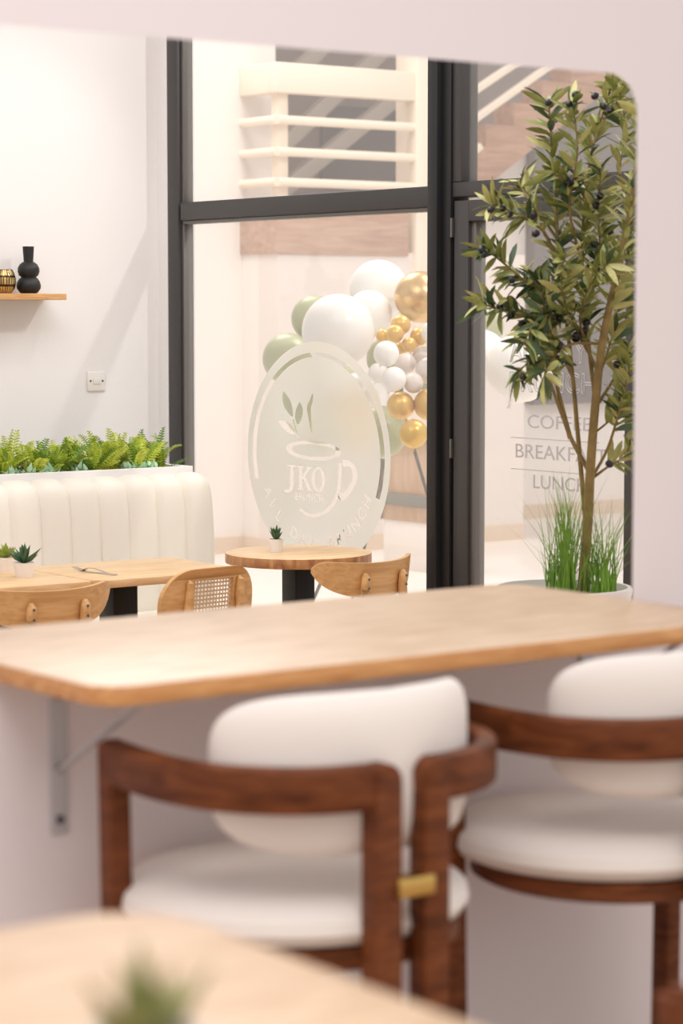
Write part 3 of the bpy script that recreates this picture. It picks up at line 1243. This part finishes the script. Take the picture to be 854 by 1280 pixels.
s0 = ony(108.5, 489, YB); s1 = ony(130.5, 464.5, YB)
sw = thing('wall_socket', 'white wall switch plate with two screws above the ferns', 'switch', ((s0.x + s1.x) / 2, YB, (s0.z + s1.z) / 2))
hw, hh = (s1.x - s0.x) / 2, (s1.z - s0.z) / 2
obj('plate', box(-hw, hw, -.009, 0, -hh, hh, .003), 'switch_white', sw)
obj('rocker', box(-hw * .42, hw * .42, -.013, -.008, -hh * .28, hh * .35, .002), 'switch_white', sw)
for s in (-1, 1):
    m_ = lathe([(0, .002), (.004, .002), (.005, 0)], 10)
    m_.transform(T(s * hw * .68, -.009, hh * .05) @ Matrix.Rotation(PI / 2, 4, 'X'))
    obj('screw', m_, 'screw_dark', sw)

# ================================================================== OLIVE TREE
OD = 7.5
base = dep(703, 733, OD)
tree = thing('olive_tree', 'tall potted olive tree with black olives in a white planter', 'potted tree', (base.x, base.y, 0))
PR = 88 / FPX * OD
PZ = base.z
obj('planter', lathe([(0, 0), (PR * .72, 0), (PR * .98, PZ - .03), (PR, PZ - .008), (PR * .985, PZ), (PR * .93, PZ), (PR * .91, PZ - .02), (PR * .86, PZ - .05)], 48), 'pot_white', tree)
obj('soil', lathe([(0, PZ - .035), (PR * .5, PZ - .036), (PR * .875, PZ - .045), (PR * .6, PZ - .07), (0, PZ - .07)], 32), 'soil', tree)
rt_ = random.Random(11)
def tp(x, y, d=0): return dep(x, y, OD + d) - Vector((base.x, base.y, 0))
branches = [
    # (pixel path, depth offsets start/end, radius start/end, leafy from t)
    ([(728, 740), (735, 650), (738, 590), (744, 510), (753, 430), (770, 350), (788, 265), (797, 200), (803, 130), (800, 60)], 0, -.2, .017, .006, .5),
    ([(738, 592), (716, 552), (704, 522), (690, 484), (682, 466)], 0, -.08, .008, .004, 2),
    ([(713, 548), (702, 505), (694, 470), (684, 405), (676, 350)], -.02, -.10, .008, .003, .55),
    ([(733, 660), (724, 560), (716, 470), (706, 380), (697, 300), (693, 230), (689, 165), (686, 128)], .02, -.02, .008, .003, .38),
    ([(745, 505), (735, 420), (728, 330), (732, 250), (742, 180), (762, 115), (770, 60)], 0, .06, .007, .003, .15),
    ([(716, 470), (690, 420), (655, 395), (622, 385), (600, 380)], 0, -.15, .007, .002, .3),
    ([(706, 400), (684, 368), (655, 350), (625, 325), (606, 312)], 0, -.10, .007, .002, .25),
    ([(698, 330), (680, 290), (655, 272), (632, 262), (614, 256)], 0, -.12, .006, .002, .25),
    ([(697, 300), (672, 262), (655, 240), (648, 225)], 0, .08, .005, .002, .3),
    ([(735, 420), (700, 395), (672, 400), (655, 430)], 0, -.22, .006, .002, .3),
    ([(744, 510), (770, 470), (790, 430), (800, 380)], 0, .12, .006, .002, .3),
    ([(738, 600), (760, 560), (778, 500), (788, 455)], 0, -.1, .006, .002, .45),
    ([(738, 600), (758, 585), (780, 572), (797, 560)], 0, -.05, .005, .002, .35),
    ([(770, 350), (752, 310), (748, 260), (752, 210)], 0, -.12, .005, .002, .3),
    ([(753, 430), (715, 430), (690, 448), (680, 470)], 0, -.25, .005, .002, .4),
    ([(728, 330), (712, 260), (722, 190), (716, 128)], 0, -.15, .005, .002, .3),
    ([(788, 265), (775, 215), (782, 165), (775, 110)], 0, .05, .005, .002, .3),
    ([(742, 180), (755, 150), (778, 120), (790, 100)], 0, .1, .004, .002, .2),
    ([(770, 350), (783, 330), (793, 310), (800, 290)], 0, .15, .004, .002, .3),
    ([(716, 470), (700, 446), (668, 448), (648, 466)], 0, -.2, .004, .002, .2),
    ([(735, 440), (715, 400), (702, 360), (706, 320)], 0, -.22, .004, .002, .1),
    ([(746, 480), (760, 440), (770, 400), (776, 360)], 0, .1, .004, .002, .2),
    ([(730, 390), (745, 340), (756, 290), (750, 250)], 0, .12, .004, .002, .2),
    ([(712, 440), (690, 425), (672, 380), (668, 345)], 0, .1, .004, .002, .2),
    ([(745, 540), (768, 520), (790, 492)], 0, .05, .004, .002, .3),
    ([(732, 250), (720, 230), (705, 225), (690, 215)], 0, -.1, .004, .002, .2),
    ([(745, 460), (725, 400), (742, 350), (760, 330)], 0, -.2, .005, .002, .3),
]
def leaf_mesh(m, fold, curve):
    v = []
    for i, (t, wv) in enumerate(((0, .01), (.2, .085), (.5, .125), (.8, .085), (1, .01))):
        z = -curve * t * t
        v += [(-wv, t, z + fold * wv), (0, t, z), (wv, t, z + fold * wv)]
    f = []
    for i in range(4):
        a = i * 3
        f += [(a, a + 1, a + 4, a + 3), (a + 1, a + 2, a + 5, a + 4)]
    me = bpy.data.meshes.new('leaf')
    me.from_pydata(v, [], f)
    me.materials.append(MATS[m])
    for p_ in me.polygons:
        p_.use_smooth = True
    return me
LM = [leaf_mesh('leaf_dark', .3, .15), leaf_mesh('leaf_dark', .5, .3), leaf_mesh('leaf_olive', .4, .1), leaf_mesh('leaf_olive', .3, .3), leaf_mesh('leaf_light', .4, .2), leaf_mesh('leaf_light', .3, .0)]
leaf_x = []
fruit_at = []
for bi, (path, d0, d1, r0, r1, lf) in enumerate(branches):
    n = len(path)
    pts = [tp(x, y, d0 + (d1 - d0) * i / (n - 1)) for i, (x, y) in enumerate(path)]
    sm = [Vector(p_) for p_ in smooth_pts([tuple(p_) for p_ in pts], 5)]
    N = len(sm)
    obj('trunk' if bi == 0 else 'branch', sweep(sm, circ(1, 8), scales=[r0 + (r1 - r0) * i / (N - 1) for i in range(N)]), 'bark', tree)
    L = sum((sm[i + 1] - sm[i]).length for i in range(N - 1))
    cnt = int(L * (1 - min(lf, 1)) / .0046)
    for kk in range(cnt):
        t = lf + (1 - lf) * (kk + rt_.random()) / cnt
        f_ = t * (N - 1)
        i = min(int(f_), N - 2)
        p_ = sm[i].lerp(sm[i + 1], f_ - i)
        if p_.z > 2.06 and rt_.random() < .3:
            continue
        tan = (sm[i + 1] - sm[i]).normalized()
        az = rt_.uniform(0, 2 * PI)
        side = tan.orthogonal().normalized()
        side.rotate(Matrix.Rotation(az, 3, tan))
        dirv = (tan * rt_.uniform(.35, 1.1) + side * rt_.uniform(.6, 1.1)).normalized()
        q = dirv.to_track_quat('Y', 'Z').to_matrix().to_4x4() @ Matrix.Rotation(rt_.uniform(-1.4, 1.4), 4, 'Y')
        l_ = rt_.uniform(.05, .10)
        # darker leaves cluster on the middle branches, lighter ones at the right
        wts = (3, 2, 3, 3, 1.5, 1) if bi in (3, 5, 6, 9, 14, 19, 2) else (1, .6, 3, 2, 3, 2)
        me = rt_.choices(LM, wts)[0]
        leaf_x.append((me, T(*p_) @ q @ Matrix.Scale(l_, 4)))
        if rt_.random() < .03:
            fruit_at.append((p_ + dirv * .03, dirv))
for tipx, tipy in ((602, 312), (605, 318), (614, 262), (640, 350), (712, 130), (720, 118), (686, 128), (744, 120), (755, 133), (667, 270), (670, 292), (762, 580)):
    fruit_at.append((tp(tipx, tipy, -.16), Vector((rt_.uniform(-1, 1), rt_.uniform(-1, 1), -.4)).normalized()))
rt_.shuffle(leaf_x)
for me, mx in leaf_x[:300]:
    o = obj('leaf', me, None, tree)
    o.matrix_local = mx
rest = {}
for me, mx in leaf_x[300:]:
    rest.setdefault(me.materials[0].name, []).append((me, mx))
for mn, lst in rest.items():
    jm = join_meshes(lst)
    o = obj('leaves', jm, mn, tree)
    o['kind'] = 'stuff'
fm = lathe([(0, -.5), (.28, -.4), (.42, -.1), (.40, .2), (.22, .44), (0, .5)], 12)
fm.materials.append(MATS['olive_fruit'])
for p_, dv in fruit_at[-50:]:
    o = obj('olive', fm, None, tree)
    o.matrix_local = T(*p_) @ dv.to_track_quat('Z', 'Y').to_matrix().to_4x4() @ Matrix.Scale(.027, 4)
# grass in the planter
V, Fc = [], []
for i in range(260):
    if i < 150:
        px = rt_.gauss(707, 8)
    elif i < 230:
        px = rt_.gauss(748, 9)
    else:
        px = rt_.choice((763, 690, 680, 768))
    px = max(684, min(770, px))
    h_ = rt_.uniform(.16, .42) * (1 if i < 150 else .8)
    b0 = tp(px, 733, rt_.uniform(-.10, .10))
    b0.z = PZ - .04
    lean = Vector((rt_.gauss(0, .055), rt_.gauss(0, .055), 0)) * (2.2 if rt_.random() < .15 else 1)
    wv = Vector((R.x, R.y, 0)) * rt_.uniform(.0018, .0036)
    wv.rotate(Matrix.Rotation(rt_.uniform(-1, 1), 3, 'Z'))
    bse = len(V)
    for t in (0, .35, .7, 1):
        c = b0 + Vector((0, 0, h_ * t)) + lean * t * t
        ww = wv * (1 - t * .95)
        V += [c - ww, c + ww]
    for q in range(3):
        Fc.append((bse + 2 * q, bse + 2 * q + 1, bse + 2 * q + 3, bse + 2 * q + 2))
me = bpy.data.meshes.new('grass')
me.from_pydata([tuple(v_) for v_ in V], [], Fc)
o = obj('grass', me, 'grass_blade', tree)
o['kind'] = 'stuff'

# ================================================================== OUTSIDE: MALL
struct(obj('floor_mall', box(XWIN + .04, 34, -6, 34, -.06, 0), 'mall_tile'))
CZ = 16.3
C0 = dep(347, 690, CZ)           # near corner of the block under the landing
XC, YC = C0.x, C0.y
zf0 = ony(347, 317, YC).z        # fascia
zf1 = ony(347, 262, YC).z
XE = ony(541, 300, YC).x
XL = ony(658, 400, YC).x
LR = onx(300, 300, XC).y - YC
struct(obj('wall_landing', box(XC + .02, XL, YC + .02, YC + .25, 0, zf0 + .02), 'mall_paint_shaded'))
struct(obj('wall_landing_side', box(XC + .02, XC + .25, YC + .25, YC + LR, 0, zf0 + .02), 'mall_paint'))
o = obj('baseboard_landing', box(XC, XL, YC, YC + .02, 0, .11), 'skirting'); struct(o)
o = obj('baseboard_landing_side', box(XC, XC + .02, YC + .02, YC + LR - .02, 0, .11), 'skirting'); struct(o)

LR = onx(300, 300, XC).y - YC
land = thing('stair_landing', 'stair landing with wood fascia and cream railing beyond the window', 'landing', (XC, YC, 0))
XF = ony(511, 300, YC).x - XC
obj('slab', box(.03, XF, .03, LR, zf0 + .02, zf1), 'mall_paint', land)
nb = 1
obj('fascia_board', box(0, XF, 0, .03, zf0, zf1 + .02, .003), 'fascia_wood', land)
obj('fascia_board', box(0, .03, .03, LR, zf0, zf1 + .02, .003), 'fascia_wood', land)
def zc_at(y): return ony(347, y, YC).z
zt1, zt0 = zc_at(77), zc_at(115)
XP = ony(519, 150, YC).x - XC
obj('handrail', box(0, XP, 0, .10, zt0, zt1, .008), 'cream_rail', land)
obj('handrail', box(0, .10, .10, LR, zt0, zt1, .008), 'cream_rail', land)
for yy in (149, 189, 227):
    z = zc_at(yy)
    obj('rail_bar', sweep([(.02, .02, z), (XP, .02, z)], circ(.031, 10)), 'cream_rail', land)
    obj('rail_bar', sweep([(.02, .02, z), (.02, LR, z)], circ(.031, 10)), 'cream_rail', land)
XQ = ony(362, 150, YC).x - XC
obj('rail_post', box(.06, .06 + XQ * .8, .07, .15, zf1, zt0 + .02, .004), 'cream_rail', land)
obj('column', box(XP, XE - XC, -.02, .22, 0, zc_at(-60), .004), 'cream_rail', land)

# pillar at the left, nearer than the landing
YQ = onx(300, 300, XC).y
struct(obj('wall_mall_pillar', box(XC - 3.2, XC + .3, YQ, YQ + .3, 0, 6.0), 'mall_paint'))
struct(obj('baseboard_pillar', box(XC - 3.2, XC, YQ - .02, YQ, 0, .11), 'skirting'))
LR = YQ - YC
# stair flight rising to the right
YS = YC + .9
def sx(px, py, Y=None): q = ony(px, py, Y or YS); return q.x, q.z
stair = thing('staircase', 'wood-clad staircase with cream handrails rising behind the shop door', 'staircase', (XC, YS, 0))
steps = [((570, 588), 209), ((588, 608), 182), ((608, 643), 155), ((643, 678), 128), ((678, 714), 100), ((714, 750), 73), ((750, 786), 46), ((786, 822), 18), ((822, 860), -8)]
for (xa, xb), ytop in steps:
    x_a, zt = sx(xa, ytop)
    x_b, _ = sx(xb, ytop)
    # underside follows the soffit line
    def soff(x):
        a_, b_ = sx(617, 226), sx(692, 166)
        return a_[1] + (x - a_[0]) * (b_[1] - a_[1]) / (b_[0] - a_[0])
    lo_a, lo_b = soff(x_a), soff(x_b)
    ol = [(x_a - XC, lo_a), (x_b - XC, lo_b), (x_b - XC, zt), (x_a - XC, zt)]
    obj('step', prism(ol, 0, .25, .003, 'xz'), 'stair_wood', stair)
for (p0, p1) in (((536, 100), (600, 52)), ((536, 152), (640, 82)), ((536, 190), (690, 80)), ((536, 228), (600, 183))):
    q0 = ony(p0[0], p0[1], YS - .25); q1 = ony(p1[0], p1[1], YS - .25)
    if p0[1] in (152, 190):
        dlt = q1 - q0
        q1 = q0 + dlt * 1.6
    obj('handrail', sweep([(q0.x - XC, -.25, q0.z), (q1.x - XC, -.25, q1.z)], rrect(.06, .055, .012)), 'cream_rail', stair)
# light wedge and grey sheet painted as the shadow under the flight
xa, za = sx(600, 232, YS + .3)
# far walls
YF = YC + 4.6
struct(obj('wall_mall_back', box(XC - 6, XC + 12, YF, YF + .2, 0, 7), 'back_wall'))
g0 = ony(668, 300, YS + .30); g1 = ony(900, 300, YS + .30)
struct(obj('wall_shade_sheet', box(g0.x, g1.x + 2, YS + .30, YS + .40, ony(700, 505, YS + .3).z, ony(700, 140, YS + .3).z), 'shade_window_grey'))  # dark sheet standing in for the shadow below the stairs
w0 = ony(600, 300, YS + .41)
struct(obj('wall_under_stair', box(w0.x, g0.x + 5, YS + .41, YS + .55, 0, ony(640, 186, YS + .4).z), 'mall_paint'))
struct(obj('baseboard_under_stair', box(w0.x, g0.x + 5, YS + .39, YS + .41, 0, .11), 'skirting'))
# second flight seen through the railing: two stringers
YU = YF - .6
up = thing('upper_flight', 'grey stair stringers climbing behind the landing railing', 'staircase', (XC, YU, 0))
for (p0, p1) in (((300, 232), (420, 118)), ((360, 232), (500, 118)), ((300, 165), (345, 118))):
    q0 = ony(p0[0], p0[1], YU); q1 = ony(p1[0], p1[1], YU)
    e = (q1 - q0).normalized() * .8
    q0 = q0 - e; q1 = q1 + e * 2
    obj('stringer', sweep([(q0.x - XC, 0, q0.z), (q1.x - XC, 0, q1.z)], rrect(.12, .13, .01)), 'stringer_paint', up)
for (xa, xb, ya, yb) in ((297, 335, 132, 235), (402, 514, 138, 235)):
    a_ = ony(xa, yb, YF - .02); b_ = ony(xb, ya, YF - .02)
    o = obj('window_mall', box(a_.x, b_.x, YF - .03, YF, a_.z, b_.z, 0), 'shade_window_grey')
    struct(o)

# panel with grey frame standing on the mall floor
pc = dep(520, 600, 15.4)
PXX = pc.x
yn = onx(555, 600, PXX).y; yf = onx(478, 600, PXX).y
pn = thing('display_panel', 'tan wooden panel with grey frame and cross band beyond the window', 'panel', (PXX, yn, 0))
pz0 = onx(520, 653, PXX).z; pz1 = onx(520, 548, PXX).z
ln = yf - yn
obj('board', box(0, .05, 0, ln, pz0, pz1, .004), 'panel_wood', pn)
obj('plinth', box(.01, .30, 0, ln, 0, pz0, .004), 'mall_paint', pn)
obj('cross_band', box(-.02, 0, 0, ln, onx(520, 634, PXX).z, onx(520, 619, PXX).z, .003), 'panel_grey', pn)
obj('frame_top', box(-.02, .06, -.03, ln, pz1, pz1 + .025, .003), 'panel_grey', pn)
obj('frame_side', box(-.02, .06, -.03, 0, pz0, pz1, .003), 'panel_grey', pn)
obj('frame_side', box(-.02, .06, ln, ln + .03, pz0, pz1 + .025, .003), 'panel_grey', pn)

# balloons
def balloon_mesh(m):
    prof = [(0, -1.16), (.05, -1.15), (.06, -1.10), (.10, -1.04), (.30, -.955)]
    for i in range(3, 17):
        a = -PI / 2 + PI * i / 16
        r = math.cos(a)
        z = math.sin(a)
        if z < 0:
            z *= 1.02
        prof.append((max(r, 0) if i < 16 else 0, z))
    me = lathe(prof[:], 40)
    me.materials.append(MATS[m])
    return me
def knot_mesh(m):
    me = lathe([(0, -1.12), (.05, -1.13), (.085, -1.22), (.06, -1.23), (0, -1.16)], 12)
    me.materials.append(MATS[m])
    return me
BK = {k_: (balloon_mesh(m_), knot_mesh(m_)) for k_, m_ in (('white', 'balloon_white'), ('pearl', 'balloon_pearl'), ('green', 'balloon_green'), ('gold', 'balloon_gold'), ('chrome', 'balloon_chrome_gold'))}
balls = [
    (473.5, 362, 37, 11.5, 'white'), (525, 371, 32, 11.2, 'chrome'), (423, 413, 45.5, 10.9, 'white'), (461, 392, 29, 11.25, 'white'),
    (393, 398, 29, 11.4, 'green'), (360, 448, 32, 11.3, 'green'), (452, 498, 34, 11.3, 'white'), (484, 448, 26, 11.35, 'green'), (476, 540, 33, 10.9, 'green'),
    (405, 500, 55, 11.8, 'green'),
    (501, 406, 12.5, 10.9, 'gold'), (494, 417, 11, 10.8, 'gold'), (511.5, 431, 9.5, 10.8, 'gold'), (501, 436, 8, 10.85, 'gold'), (524, 421, 11.5, 10.9, 'gold'), (479, 420, 9, 10.95, 'gold'),
    (483, 442, 16, 10.6, 'white'), (492.5, 474, 15.5, 10.55, 'white'), (473, 466, 12.5, 10.8, 'white'), (541.5, 416, 15, 10.8, 'white'), (550, 424, 18, 10.65, 'white'), (555, 460, 15, 10.45, 'white'),
    (507, 454, 13, 10.75, 'pearl'), (517, 479, 12.5, 10.6, 'pearl'), (529, 448, 15, 10.85, 'pearl'), (538, 463, 17.5, 10.7, 'pearl'),
    (501, 507, 17.5, 10.6, 'gold'), (537, 505.5, 20, 10.6, 'gold'), (517, 542, 18, 10.5, 'gold'), (546, 484, 19, 10.95, 'green'),
    (650, 460, 43, 10.715, 'white'), (601, 446, 34, 10.92, 'white'), (606, 408, 24, 11.09, 'green'),
]
special = {(423, 413): 'largest white balloon, in front of two sage green ones above the oval logo',
           (473.5, 362): 'white balloon at the top of the garland beside the chrome gold one',
           (461, 392): 'white balloon between the largest white one and the chrome gold one',
           (452, 498): 'white balloon half hidden behind the frosted oval logo',
           (650, 460): 'large white balloon behind the lettering on the glass door',
           (601, 446): 'large white balloon right behind the black window mullion',
           (606, 408): 'sage green balloon seen through the door glass by the olive tree',
           (393, 398): 'sage green balloon peeking out above the largest white one',
           (360, 448): 'sage green balloon at the shoulder of the frosted oval logo',
           (517, 542): 'satin gold balloon at the very bottom, above the tripod leg'}
names = {'white': 'white', 'pearl': 'pearl blush', 'green': 'sage green', 'gold': 'satin gold', 'chrome': 'chrome gold'}
for i, (x, y, r, d_, k_) in enumerate(balls):
    size = 'large' if r > 24 else 'small'
    lab = '%s %s balloon in the garland beyond the window' % (size, names[k_])
    if k_ == 'chrome':
        lab = 'large chrome gold balloon at the top of the garland'
    lab = special.get((x, y), lab)
    c = dep(x, y, d_)
    t = thing('balloon', lab, 'balloon', c, 0, '%s %s balloons' % (size, names[k_]))
    rr = r / FPX * d_
    o = obj('balloon_skin', BK[k_][0], None, t)
    o2 = obj('knot', BK[k_][1], None, t)
    tw = Matrix.Rotation(random.uniform(-.4, .4), 4, 'X') @ Matrix.Rotation(random.uniform(-.4, .4), 4, 'Y')
    if (x, y) in ((517, 542),):
        tw = Matrix.Identity(4)
    if (x, y) == (517, 479):
        tw = Matrix.Rotation(PI, 4, 'X')
    for q in (o, o2):
        q.matrix_local = tw @ Matrix.Scale(rr, 4)

# tripod that carries the garland
hubp = dep(499, 497, 11.3)
tri = thing('tripod_stand', 'thin grey tripod stand under the balloon garland', 'tripod', (hubp.x, hubp.y, 0))
def leg_to(px, py, dd):
    q = dep(px, py, dd)
    return q
hb_ = Vector((0, 0, hubp.z))
for (px, dd) in ((603, 10.85), (358, 11.3), (430, 12.2)):
    v_ = dep(px, 400, dd)
    foot = Vector((v_.x - hubp.x, v_.y - hubp.y, .01))
    lg = obj('leg', sweep([hb_, foot], circ(.008, 8)), 'tripod_grey', tri)
    mid = hb_.lerp(foot, .37)
    obj('clamp', sweep([mid, hb_.lerp(foot, .40)], circ(.012, 10)), 'tripod_grey', lg)
obj('hub', sweep([hb_ - Vector((0, 0, .03)), hb_ + Vector((0, 0, .1))], circ(.02, 12)), 'tripod_grey', tri)
